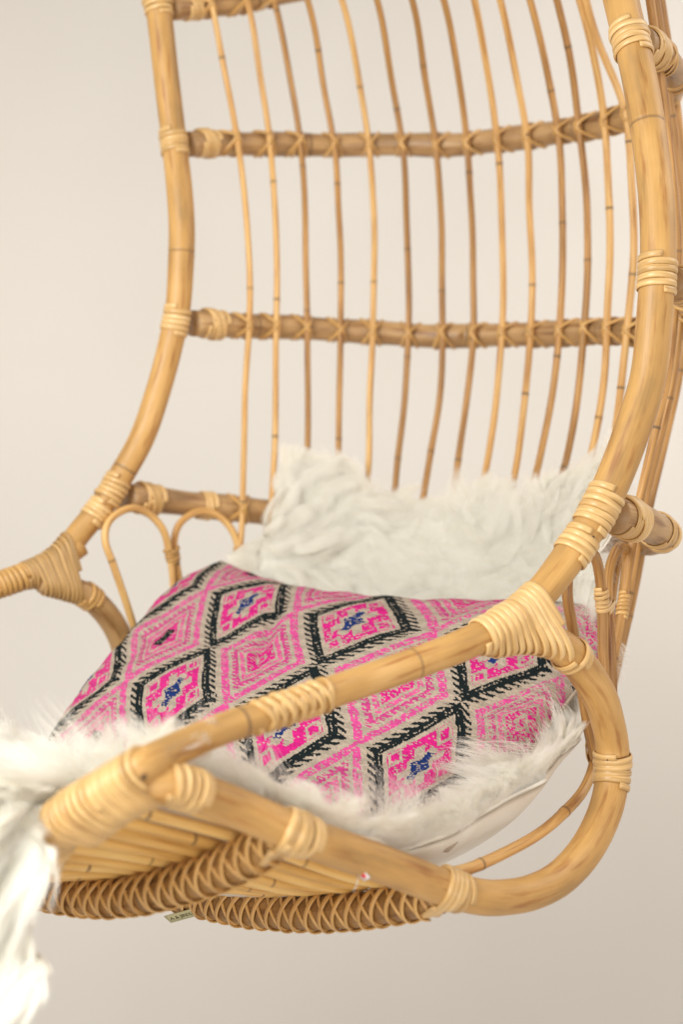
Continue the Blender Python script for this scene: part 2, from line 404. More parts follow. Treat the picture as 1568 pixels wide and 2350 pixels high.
# ---------------------------------------------------------------- back rails
zs_ = lambda p: p[:, 2]
def pole_at_z(key, z):
    p = POLES[key]; o = np.argsort(p[:, 2]); return np.array([np.interp(z, p[o, 2], p[o, k]) for k in range(3)])
LZ = [-.30, -.16, 0.0, .25, .51, .66, .80]
LD = [.28, .35, .385, .37, .355, .27, .14]
def level(z):
    """ends at the two poles and depth of the back at height z (above eye level)"""
    zz = max(z, .0); a = pole_at_z('left', ZO + max(zz, .02)); b = pole_at_z('right', ZO + zz)
    a[2] = b[2] = ZO + z
    if z < 0:
        k = -z; a = a - C * k * .15 + B * k * .1; b = b + C * k * .2 + B * k * .1
    return a, b, float(np.interp(z, LZ, LD))
def surf(th, z, inset=0.0):
    a, b, D = level(z); m = (a + b) / 2; h = (a - b) / 2
    l = np.linalg.norm(h)
    th = math.radians(th); c, s = math.cos(th), math.sin(th)
    e = 0.85
    cc = math.copysign(abs(c) ** e, c); ss = abs(s) ** e
    bb = norm(np.array([-h[1], h[0], 0])); bb = bb if bb @ B > 0 else -bb
    q = m + h / l * (l - inset) * cc + bb * (D - inset) * ss
    return q
def at_u(u, z, inset, lo=8, hi=128):
    best = None
    for th in np.linspace(lo, hi, 241):
        q = surf(th, z, inset); uu = 784 + q[0] / q[1] * F
        if best is None or abs(uu - u) < best[0]: best = (abs(uu - u), q, th)
    return best[1], best[2]
rail_r = {.66: .0145, .51: .0165, .25: .0168, 0.0: .0180}
rails = {}
VT = {.51: [(490, 328), (753, 334), (1060, 332), (1220, 312), (1340, 296), (1420, 276)], .25: [(490, 743), (753, 757), (973, 770), (1220, 768), (1440, 760)], 0.0: [(300, 1138), (450, 1158), (590, 1175), (700, 1190)]}
for z, tilt, bow in ((.66, .10, .30), (.51, .0, .0), (.25, .0, -.02), (0.0, -.09, -.03)):
    pts = []
    a, b, D = level(z)
    zl = {.66: ZO + .672, .51: ZO + .494, .25: ZO + .252, 0.0: ZO + .022}[z]; zr = {.66: ZO + .655, .51: ZO + .500, .25: ZO + .232, 0.0: ZO - .002}[z]
    for th in np.linspace(3, 177, 25):
        q = surf(th, z); f = th / 180
        q[2] = zl * (1 - f) + zr * f + math.sin(math.radians(th)) * ({.66: .10, .51: .028, .25: .012, 0.0: -.045}[z])
        if z in VT:
            uu = 784 + q[0] / q[1] * F; vt = VT[z]; lim = 118 if z else 30
            if th < lim and th > 8:
                q[2] = ZO + (1174.5 - np.interp(uu, [a_[0] for a_ in vt], [a_[1] for a_ in vt])) * q[1] / F; zlast, tlast = q[2], th
            elif th >= lim:
                if z: q[2] = np.interp(th, [tlast, 177], [zlast, zr])
                else: q[2] = np.interp(th, [tlast, 80, 130, 150, 177], [zlast, ZO - .028, ZO - .034, ZO - .028, zr])
        pts.append([*q, rail_r[z] * (1.0 + .05 * math.sin(th * .3))])
    rails[z] = pts
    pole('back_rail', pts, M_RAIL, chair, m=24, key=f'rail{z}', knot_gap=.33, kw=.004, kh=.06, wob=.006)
def rail_z(z, th):
    p = np.array(rails[z]); return np.interp(th, np.linspace(3, 177, 25), p[:, 2])

# ---------------------------------------------------------------- spindles
VS = [-260, 0, 325, 550, 750, 950, 1130, 1300]
US = [(483, 547, 572, 572, 562, 556), (568, 620, 638, 635, 632, 627), (632, 690, 704, 707, 706, 703), (708, 768, 782, 782, 778, 772), (785, 850, 860, 857, 850, 842),
      (865, 925, 937, 937, 926, 908), (947, 1000, 1015, 1018, 1005, 975), (1022, 1075, 1083, 1087, 1070, 1040), (1095, 1145, 1155, 1155, 1140, 1105), (1157, 1212, 1220, 1220, 1203, 1172),
      (1227, 1283, 1293, 1285, 1265, 1220), (1290, 1335, 1352, 1340, 1325, 1280), (1341, 1395, 1402, 1395, 1380, 1335), (1405, 1441, 1459, 1441, 1420, 1390)]
SPK = []
INS = .0225
for i, us in enumerate(US):
    uu = [us[0] - 105, *us, us[-1] + (us[-1] - us[-2]) * .9]
    pts = []; th_at = {}
    for z in (.78, .70, .60, .51, .42, .33, .25, .16, .08, 0.0, -.08, -.15, -.22, -.27):
        Y = 1.95
        for _ in range(3):
            v = 1174.5 - z * F / Y; q, th = at_u(np.interp(v, VS, uu), z, INS); Y = q[1]
        r = .0042 + .0007 * (i / 13)
        pts.append([*q, r]); th_at[z] = th
    pole('spindle', pts, M_SPIN, chair, m=12, step=.012, knot_gap=.24, key=f'spin{i}', kh=.10, kw=.004)
    SPK.append(f'spin{i}')
for i, (du_, y_) in enumerate(((0, 1.60), (13, 1.67), (27, 1.74))):
    pts = [[*P(u + du_ * np.interp(v, [1150, 1340, 1600], [1, .8, .25]), v, y_ + dy), .0050 + .0003 * (i % 2)] for u, v, dy in ((1478, -90, -.06), (1492, 0, -.05), (1517, 180, -.02), (1536, 330, 0), (1551, 480, .01), (1556, 580, .01), (1550, 700, .01), (1530, 870, .01), (1495, 1030, .0), (1468, 1150, -.01), (1455, 1240, -.01), (1438, 1340, -.02), (1420, 1450, -.04), (1403, 1540, -.06), (1388, 1620, -.08))]
    pole('spindle', pts, M_SPIN, chair, m=12, step=.012, knot_gap=.26, key=f'side{i}', kh=.10, kw=.004)
    SPK.append(f'side{i}')

# crossed ties where each spindle meets a rail
def tie(kr, ks, mat, w=.0052, name='cross_tie', ang=38, turns=1):
    a, b = POLES[kr], POLES[ks]
    D = np.linalg.norm(a[:, None, :3] - b[None, :, :3], axis=2); i, j = np.unravel_index(D.argmin(), D.shape)
    if D[i, j] > .05: return
    o = (a[i, :3] * .7 + b[j, :3] * .3); ta = norm(a[min(i + 1, len(a) - 1), :3] - a[max(i - 1, 0), :3]); tb = norm(b[min(j + 1, len(b) - 1), :3] - b[max(j - 1, 0), :3])
    g = math.radians(ang + random.uniform(-4, 4)); back = norm(a[i, :3] - b[j, :3])
    rr = []
    for s in (1, 1, -1, -1) if turns == 1 else (1, 1, -1, -1, 1):
        rr.append(ring([a, b], o + ta * random.uniform(-.0005, .0005), ta * math.cos(g) + s * tb * math.sin(g), back, maxd=.05, M=32, lift=.0004))
    return wind(name, rr, mat, chair, w, .0016, jit=.0003)
for kr in ('rail0.51', 'rail0.25', 'rail0.66'):
    for ks in SPK:
        if kr == 'rail0.66' and ks > 'spin1' and ks not in ('spin1', 'spin2', 'spin3'): continue
        tie(kr, ks, M_DWRP)
tie('rail0.0', 'spin0', M_DWRP)

# ---------------------------------------------------------------- joints of rails and hoop
for z, u, v, Y, ul, vl in ((.51, 1448, 95, 1.49, 400, 322), (.25, 1510, 636, 1.42, 405, 738), (0.0, 1378, 1168, 1.385, 262, 1128)):
    coil('right', near_s(POLES['right'], P(u, v, Y)), 5 if z else 6, M_WRAP, chair, w=.0072)
    coil('left', near_s(POLES['left'], P(ul, vl, 1.88)), 5, M_WRAP, chair, w=.0072)
    k = f'rail{z}'; L = arc(POLES[k])[-1]
    coil(k, .034, 5, M_WRAP, chair, w=.0068)
    coil(k, L - .030, 5, M_WRAP, chair, w=.0068)
for z in (.51, .25, 0.0):      # a few crossing strands where the rail leaves the hoop
    k = f'rail{z}'; L = arc(POLES[k])[-1]
    for s0, sg in ((.026, 1), (L - .024, -1)):
        rr = []
        for j in range(5):
            s_ = s0 + sg * j * .004; t_ = tan_s(POLES[k], s_)
            rr.append(ring([POLES[k]], at_s(POLES[k], s_)[:3], t_ + sg * np.array([0, 0, .42]), (0, 1, .3), maxd=.03, M=32, lift=.0022, stretch=1.2))
        wind('binding', rr, M_WRAP, chair, .006, .0018)
coil('left', near_s(POLES['left'], P(366, 12, 1.90)), 4, M_WRAP, chair, w=.0072)
coil('rail0.66', .04, 4, M_WRAP, chair, w=.0068)
# small second lashing below each lower joint
coil('right', near_s(POLES['right'], P(1325, 1248, 1.375)), 4, M_WRAP, chair, w=.0074)
coil('left', near_s(POLES['left'], P(222, 1178, 1.85)), 4, M_WRAP, chair, w=.0072)
coil('rail0.0', arc(POLES['rail0.0'])[-1] - .125, 2, M_WRAP, chair, w=.006)
coil('rail0.0', arc(POLES['rail0.0'])[-1] - .165, 3, M_WRAP, chair, w=.006)
coil('rail0.0', near_s(POLES['rail0.0'], P(455, 1160, 1.98)), 3, M_WRAP, chair, w=.0072)

# ---------------------------------------------------------------- Y joints: a fan of strands over both branches
def fan(main, keys, a0, b0, oK, sK, turns, w=.0068, mid=None, lift=.0006, bias=1.0, mat=None):
    """strand planes turn from the line a0-b0 across the fork to square on the single pole at sK"""
    d = norm(b0 - a0); out = norm(np.cross(tan_s(POLES[main], sK), d)); n0 = np.cross(out, d)
    nK = tan_s(POLES[main], sK)
    if n0 @ nK < 0: n0 = -n0
    o0 = (a0 + b0) / 2; rr = []
    for k in range(turns + 1):
        f = (k / turns) ** bias
        o = o0 * (1 - f) + oK * f; n = norm(n0 * (1 - f) + nK * f)
        rr.append(ring([POLES[x] for x in keys], o, n, (0, 1, .25), maxd=.062, M=52, lift=lift, stretch=1.25))
    return wind('joint_binding', rr, mat or M_WRAP, chair, w, .0022, jit=.0004)
fan('arm_r', ('hoop', 'arm_r', 'loop'), P(1226, 1362, 1.35), P(1297, 1490, 1.358), P(1098, 1470, 1.31), near_s(POLES['arm_r'], P(1098, 1470, 1.31)), 12, w=.0076, bias=1.05)
coil('loop', near_s(POLES['loop'], P(1318, 1512, 1.367)), 2, M_WRAP, chair, w=.0072)
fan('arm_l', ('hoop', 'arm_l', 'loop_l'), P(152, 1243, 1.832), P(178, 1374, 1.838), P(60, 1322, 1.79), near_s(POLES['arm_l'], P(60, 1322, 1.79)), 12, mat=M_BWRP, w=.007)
coil('loop_l', near_s(POLES['loop_l'], P(208, 1370, 1.84)), 3, M_DWRP, chair, w=.0072)
coil('arm_l', near_s(POLES['arm_l'], P(20, 1335, 1.78)), 6, M_DWRP, chair, w=.0072)
# front corner: arm, lower rail and front rail
fan('front', ('arm_r', 'front', 'loop'), P(356, 1700, 1.085), P(392, 1832, 1.065), P(235, 1830, 1.072), near_s(POLES['front'], P(235, 1822, 1.072)), 10, w=.0064)
sF = near_s(POLES['front'], P(240, 1815, 1.07)); sG = near_s(POLES['front'], P(60, 2000, 1.185))
coil('front', (sF + sG) / 2, int((sG - sF) / .0069), M_WRAP, chair, w=.0062, t=.0028, others=('loop',), pitch=.0069)
coil('loop', near_s(POLES['loop'], P(415, 1800, 1.075)), 5, M_WRAP, chair, w=.0066)
# armrest winding with its herringbone
sA = near_s(POLES['arm_r'], P(655, 1622, 1.175))
def chevron(key, s, n, pitch=.0105, w=.0058, ang=28):
    p = POLES[key]; rr = []
    for k in range(n):
        sg = 1 if k % 2 else -1
        o = at_s(p, s + (k - n / 2) * pitch * .5)[:3]; t = tan_s(p, s)
        vdir = norm(np.cross(t, [0, 1, 0]))
        nn = norm(t + sg * math.tan(math.radians(ang)) * vdir)
        rr.append(ring([p], o, nn, (0, 1, .2), maxd=.03, M=36, lift=.0005 + .0006 * (k % 2)))
    return wind('binding', rr, M_WRAP, chair, w, .0018)
chevron('arm_r', sA, 15)

# lashings on the side loop
coil('loop', near_s(POLES['loop'], P(1405, 1768, 1.44)), 5, M_WRAP, chair, w=.0074)
coil('loop', near_s(POLES['loop'], P(1035, 2043, 1.262)), 4, M_WRAP, chair, w=.0072, tilt=(0, 0, -.1))
coil('loop', near_s(POLES['loop'], P(680, 1910, 1.14)), 4, M_WRAP, chair, w=.0072)

# ---------------------------------------------------------------- seat ribs and slats
def rib_pts(st, z0, sag, r, W=.70, n=15, bow=0):
    pts = []
    for w in np.linspace(0, W, n):
        f = 1 - (1 - 2 * w / W) ** 2
        q = st + C * w + B * bow * f; q[2] = z0 - sag * f; pts.append([*q, r])
    return pts
s1 = P(655, 1935, 1.145); s2 = P(1010, 2065, 1.27)
ribs = [rib_pts(s1, s1[2] + .006, .104, .0155), rib_pts(s2, s2[2] + .004, .064, .0160), rib_pts(s2 + B * .16 + C * .12, s2[2] + .030, .06, .014, W=.66)]
for k, rp in enumerate(ribs):
    pole('seat_rib', rp, M_RIB, chair, m=20, key=f'rib{k}', knot_gap=.3, wob=.004)
def ribwrap(key, w0, w1, pitch=.0178):
    p = POLES[key]; L = arc(p)[-1]; rr = []
    n = int((w1 - w0) * L / pitch); zz = np.array([0, 0, 1.0])
    for which in (0, 1):
        rr = []
        for k in range(n):
            s = w0 * L + (k + .25 * which + rng.normal(0, .05)) * pitch; t = tan_s(p, s); o = at_s(p, s)[:3]
            sd = norm(np.cross(t, zz)); sd = sd * (1 if sd @ B > 0 else -1)
            nn = norm((t + .60 * zz + .10 * sd) if which == 0 else (t - .35 * zz - .55 * sd)) + rng.normal(0, .035, 3)
            rr.append(ring([p], o + np.array([0, 0, .002]), nn, (0, 0, 1), maxd=.03, M=32, lift=.0017 if which == 0 else .0004, stretch=1.5))
        wind('rib_binding', rr, M_STRP, chair, .0050 if which == 0 else .0034, .0014, jit=.0005)
ribwrap('rib0', .005, .98); ribwrap('rib1', .01, .98, .0178)
# thick lashing of each rib onto the side loop
for key, st in (('rib0', P(655, 1925, 1.142)), ('rib1', P(1015, 2055, 1.268))):
    rr = []
    sL = near_s(POLES['loop'], st)
    for k in range(6):
        o = at_s(POLES['loop'], sL + (k - 2.5) * .0055)[:3] * .6 + at_s(POLES[key], .008)[:3] * .4
        n = norm(tan_s(POLES['loop'], sL) * .8 + C * (.5 if k > 2 else .35) + np.array([0, 0, .15]))
        rr.append(ring([POLES['loop'], POLES[key]], o, n, (0, 1, .3), maxd=.05, M=44, lift=.001, stretch=1.3))
    wind('binding', rr, M_WRAP, chair, .0066, .0018)
def on(pk, w, W=.70):
    p = POLES[pk]; L = arc(p)[-1]; return at_s(p, L * w / W)
fr = POLES['front']; Lf = arc(fr)[-1]
for k in range(30):
    w = .020 + k * .0222
    if k < 1: continue
    f = on('front', w * .96 + .012, .70)
    a, b, c_ = on('rib0', w), on('rib1', w), on('rib2', w)
    r = .0054 * random.uniform(.9, 1.1)
    up = lambda q, e=0: [q[0], q[1], q[2] + q[3] + r + e, r]
    j = rng.normal(0, .0012, 4)
    q0 = up(f, -.012); pts = [q0, up(a, .002), up(b, .002), up(c_, .004)]
    q = up(c_, .05); q[0] += B[0] * .13; q[1] += B[1] * .13; pts.append(q)
    for n_, x in enumerate(pts): x[0] += C[0] * j[n_ % 4]; x[1] += C[1] * j[n_ % 4]
    pole('seat_slat', pts, M_SLAT, chair, m=10, step=.02, knot_gap=.26, kh=.08, kw=.004)

# thin seat rim and arches
rim = [(1352, 1640, 1.56), (1364, 1745, 1.505), (1340, 1812, 1.475), (1290, 1868, 1.43), (1235, 1912, 1.39), (1160, 1955, 1.345), (1080, 1990, 1.30), (1020, 2006, 1.27)]
pole('seat_rim', PR(rim, .0056), M_SPIN, chair, m=14, key='rim', knot_gap=.12, kh=.1, kw=.004)
arches = [
    [(1366, 1742, 1.50), (1352, 1680, 1.485), (1338, 1600, 1.46), (1326, 1510, 1.43), (1314, 1430, 1.41), (1304, 1360, 1.40), (1310, 1300, 1.405), (1338, 1262, 1.42), (1366, 1275, 1.45), (1378, 1325, 1.47), (1382, 1400, 1.48), (1383, 1500, 1.48), (1388, 1600, 1.48), (1392, 1680, 1.48)],
    [(1406, 1640, 1.50), (1403, 1540, 1.50), (1399, 1440, 1.50), (1396, 1370, 1.505), (1400, 1310, 1.52), (1414, 1268, 1.54), (1432, 1256, 1.58), (1440, 1285, 1.60), (1434, 1340, 1.59), (1426, 1400, 1.585), (1412, 1480, 1.58), (1398, 1560, 1.57), (1392, 1620, 1.56)],
    [(1388, 1560, 1.68), (1399, 1440, 1.70), (1407, 1375, 1.71), (1417, 1315, 1.72), (1430, 1270, 1.72), (1446, 1262, 1.71), (1452, 1290, 1.70)],
    [(308, 1443, 1.90), (288, 1377, 1.885), (260, 1294, 1.87), (242, 1241, 1.862), (245, 1207, 1.865), (264, 1182, 1.875), (304, 1165, 1.89), (343, 1179, 1.91), (374, 1215, 1.92), (386, 1259, 1.93), (395, 1311, 1.935), (400, 1400, 1.935)],
    [(418, 1400, 1.945), (412, 1329, 1.945), (403, 1276, 1.945), (400, 1241, 1.945), (410, 1206, 1.95), (436, 1182, 1.96), (466, 1173, 1.97), (502, 1184, 1.98), (531, 1215, 1.985), (544, 1250, 1.99), (548, 1303, 1.99), (550, 1380, 1.99)],
]
for k, a in enumerate(arches):
    if k > 2: a = [(u_, v_, y_ - .034) for u_, v_, y_ in a]
    pole('side_arch', PR(a, .0056 if k < 2 else .0050 if k > 2 else .0045), M_SPIN, chair, m=12, step=.008, key=f'arch{k}', knot_gap=.28, kh=.08, kw=.004)
leg = [(1462, 1230, 1.60), (1453, 1285, 1.60), (1444, 1340, 1.60), (1436, 1390, 1.598), (1424, 1470, 1.59), (1409, 1550, 1.58), (1398, 1620, 1.56)]
def small_tie(keys, q, turns, w=.0050, mat=None):
    p = POLES[keys[0]]; s = near_s(p, q); rr = []
    for k in range(turns + 1):
        o = at_s(p, s + (k - turns / 2) * w * .95)[:3]
        rr.append(ring([POLES[x] for x in keys], o, tan_s(p, s), (0, 1, .2), maxd=.03, M=30))
    wind('small_binding', rr, mat or M_WRAP, chair, w, .0014)
small_tie(('arch0', 'arch1'), P(1384, 1378, 1.48), 6)
small_tie(('side0', 'side1'), P(1432, 1385, 1.57), 6, mat=M_DWRP)
small_tie(('arch3', 'arch4'), P(391, 1272, 1.93), 4, mat=M_DWRP)
small_tie(('arch4', 'spin0'), P(546, 1265, 1.99), 4, mat=M_DWRP)
small_tie(('rim', 'arch0'), P(1364, 1745, 1.505), 3)
small_tie(('rim',), P(1015, 2006, 1.27), 3)

# nail heads in the bindings
M_NAIL, _, _, _, b_ = mat_base('nail_iron'); b_.inputs['Base Color'].default_value = (.06, .03, .015, 1); b_.inputs['Roughness'].default_value = .5
def nail(q, n, r=.0026):
    n = norm(n); ex = norm(np.cross(n, [.3, .1, 1])); ey = np.cross(n, ex); V, Fc = [], []
    for k, (rr, h) in enumerate(((1, 0), (.85, .35), (.45, .55))):
        for a in range(10):
            t = a * math.pi / 5; V.append(q + r * rr * (math.cos(t) * ex + math.sin(t) * ey) + n * h * r)
    V.append(q + n * .6 * r)
    for k in range(2):
        for a in range(10):
            Fc.append((k * 10 + a, k * 10 + (a + 1) % 10, k * 10 + 10 + (a + 1) % 10, k * 10 + 10 + a))
    me = bpy.data.meshes.new('nail'); me.from_pydata([tuple(x) for x in V], [], Fc + [(20 + a, 20 + (a + 1) % 10, 30) for a in range(10)])
    me.materials.append(M_NAIL); return link('nail', me, chair)
def surf_hit(key, u, v):
    """where the sight line at (u, v) meets the front of a pole"""
    p = POLES[key]; d = norm(P(u, v, 1.0) - np.array([0, 0, ZO])); best = None
    o = np.array([0, 0, ZO])
    t = (p[:, :3] - o) @ d; dd = np.linalg.norm(o + t[:, None] * d - p[:, :3], axis=1)
    i = dd.argmin(); r = p[i, 3] + .002; h = math.sqrt(max(r * r - dd[i] ** 2, 0))
    q = o + (t[i] - h) * d; return q, norm(q - p[i, :3])
for key, u, v in (('front', 262, 1832), ('arm_r', 330, 1783), ('front', 196, 1826), ('loop', 1395, 1740), ('right', 1362, 1232), ('arm_r', 1222, 1420)):
    q, n = surf_hit(key, u, v); nail(q, n, .0024 if v > 1700 else .0016)

# ---------------------------------------------------------------- plate and sticker
def box_on(name, q, n, along, w, h, t, mat, parent, curve=0):
    n = norm(n); ex = norm(np.asarray(along) - n * np.dot(along, n)); ey = np.cross(n, ex)
    V = []; nx = 9
    for k in range(2):
        for j in (-1, 1):
            for i in range(nx):
                x = (i / (nx - 1) - .5) * w
                V.append(q + ex * x + ey * j * h / 2 + n * (t * k - curve * x * x))
    f = []
    for i in range(nx - 1):
        f += [(i, nx + i, nx + i + 1, i + 1), (2 * nx + i, 2 * nx + i + 1, 3 * nx + i + 1, 3 * nx + i), (i, i + 1, 2 * nx + i + 1, 2 * nx + i), (nx + i, 3 * nx + i, 3 * nx + i + 1, nx + i + 1)]
    f += [(0, 2 * nx, 3 * nx, nx), (nx - 1, 2 * nx - 1, 4 * nx - 1, 3 * nx - 1)]
    return new_mesh(name, V, f, mat, parent, smooth=False), ex, ey
M_PLATE, _, nd_, lk_, b_ = mat_base('aged_brass'); b_.inputs['Metallic'].default_value = .7; b_.inputs['Roughness'].default_value = .45
n_ = nd_.new('ShaderNodeTexNoise'); n_.inputs['Scale'].default_value = 260; r_ = ramp(nd_, [(.3, (.50, .46, .24)), (.7, (.72, .68, .42))]); lk_.new(n_.outputs[0], r_.inputs[0]); lk_.new(r_.outputs[0], b_.inputs['Base Color'])
M_INK, _, _, _, b_ = mat_base('engraved_ink'); b_.inputs['Base Color'].default_value = (.16, .14, .07, 1); b_.inputs['Roughness'].default_value = .7
q, n = surf_hit('rib1', 417, 2089)
tdir = tan_s(POLES['rib1'], near_s(POLES['rib1'], q)); tdir = tdir if tdir[0] > 0 else -tdir
plate, ex, ey = box_on('name_plate', q + norm(n) * .0056, n, tdir, .034, .0130, .0008, M_PLATE, chair)
sub(plate)
if ey[2] < 0: ey = -ey
cu = bpy.data.curves.new('lettering', 'FONT'); cu.body = 'A & JINX'; cu.size = .0070; cu.extrude = .0002; cu.align_x = 'CENTER'; cu.align_y = 'CENTER'
cu.materials.append(M_INK)
_t = bpy.data.objects.new('lettering_source', cu); COL.objects.link(_t)
bpy.context.view_layer.update()
lme = bpy.data.meshes.new_from_object(_t.evaluated_get(bpy.context.evaluated_depsgraph_get()))
bpy.data.objects.remove(_t); lme.name = 'lettering'
to = link('lettering', lme, plate)
nz = norm(np.cross(ex, ey)); to.matrix_basis = Matrix([[*(a) , ] for a in zip((*ex, 0), (*ey, 0), (*nz, 0), (*(q + norm(n) * .0066), 1))])
M_STK, _, _, _, b_ = mat_base('white_sticker'); b_.inputs['Base Color'].default_value = (.82, .80, .78, 1); b_.inputs['Roughness'].default_value = .3
M_RED, _, _, _, b_ = mat_base('red_print'); b_.inputs['Base Color'].default_value = (.75, .005, .03, 1)
q, n = surf_hit('loop', 826, 2002)
tl_ = tan_s(POLES['loop'], near_s(POLES['loop'], q)); tl_ = tl_ if tl_[0] > 0 else -tl_
st, ex, ey = box_on('sticker', q - norm(n) * .0016, n, tl_, .018, .0075, .0004, M_STK, chair)
sub(st)
box_on('printed_mark', q - norm(n) * .0016 + norm(n) * .0004 + ex * .0045, n, tl_, .0042, .004, .0003, M_RED, st)
M_CLR, _, _, _, b_ = mat_base('clear_plastic'); b_.inputs['Base Color'].default_value = (.9, .88, .84, 1); b_.inputs['Transmission Weight'].default_value = .7; b_.inputs['Roughness'].default_value = .2
th = [[*(q + [-.002, .001, -.004]), .0004], [*(q + [-.003, .006, -.012]), .0004], [*(q + [-.006, .010, -.018]), .0004]]
pole('plastic_thread', th, M_CLR, chair, m=8, step=.002)
#PART2
# ---------------------------------------------------------------- cushion
cush = thing('cushion', tuple(P(640, 1640, 1.6)), 'pink black and beige woven cushion with toothed diamond pattern lying on the white sheepskin', 'cushion')
top_ = [P(505, 1288, 1.88), P(600, 1332, 1.84), P(700, 1362, 1.80), P(860, 1384, 1.75), P(1130, 1390, 1.68), P(1300, 1392, 1.63), P(1420, 1392, 1.60)]
lef_ = [P(505, 1288, 1.88), P(400, 1352, 1.83), P(300, 1462, 1.76), P(230, 1540, 1.71), P(150, 1642, 1.66), P(88, 1730, 1.61)]
rig_ = [P(1420, 1392, 1.60), P(1388, 1490, 1.575), P(1312, 1600, 1.53), P(1240, 1690, 1.48), P(1150, 1810, 1.41), P(1030, 1950, 1.32)]
bot_ = [P(88, 1730, 1.61), P(300, 1800, 1.55), P(600, 1880, 1.46), P(850, 1940, 1.38), P(1030, 1950, 1.32)]
PN = norm([-.21, -.51, .83])
def coons(N, M, bulge, side=1):
    T, Bt, L, R = cr(top_, N), cr(bot_, N), cr(lef_, M), cr(rig_, M)
    s = np.linspace(0, 1, N)[:, None, None]; t = np.linspace(0, 1, M)[None, :, None]
    S = (1 - t) * T[:, None] + t * Bt[:, None] + (1 - s) * L[None] + s * R[None] - ((1 - s) * (1 - t) * T[0] + s * (1 - t) * T[-1] + (1 - s) * t * Bt[0] + s * t * Bt[-1])
    b = np.maximum((1 - (2 * s - 1) ** 2) * (1 - (2 * t - 1) ** 2), 0) ** .5
    edge = np.minimum(np.minimum(s, 1 - s) * 1.35, np.minimum(t, 1 - t))
    pk = np.exp(-edge / .09) * b * .0062 * (np.sin(s * 61 + 2 * np.sin(t * 9)) + np.sin(t * 47 + 3 * np.sin(s * 7)))
    fold = np.zeros_like(b)
    for (s0, t0, s1_, t1_, dpt, wd) in ((.33, .10, .42, .62, -.0050, .016), (.58, .06, .63, .35, -.0028, .03), (.12, .35, .05, .75, -.005, .03), (.93, .35, .80, .80, -.006, .035), (.75, .05, .70, .3, .004, .04)):
        dx, dy = s1_ - s0, t1_ - t0; l2 = dx * dx + dy * dy
        h = np.clip(((s - s0) * dx + (t - t0) * dy) / l2, 0, 1)
        dd = np.hypot(s - s0 - h * dx, t - t0 - h * dy)
        fold += 1.7 * dpt * np.exp(-(dd / wd) ** 2) * np.sin(np.pi * np.clip(h * .9 + .05, 0, 1))
    lump = .003 * b * (np.sin(s * 9 + t * 6) + np.sin(t * 11 - s * 5 + 1))
    return S + side * PN * (b * bulge) + PN * side * (pk + fold * min(1, b.max()) + lump), s[..., 0], t[..., 0]
def cellnoise(i, j, k=0):
    x = np.sin(i * 127.1 + j * 311.7 + k * 74.7) * 43758.5453
    return x - np.floor(x)
def smooth_noise(x, y, k=0):
    i, j = np.floor(x), np.floor(y); fx, fy = x - i, y - j
    fx, fy = fx * fx * (3 - 2 * fx), fy * fy * (3 - 2 * fy)
    return (cellnoise(i, j, k) * (1 - fx) + cellnoise(i + 1, j, k) * fx) * (1 - fy) + (cellnoise(i, j + 1, k) * (1 - fx) + cellnoise(i + 1, j + 1, k) * fx) * fy
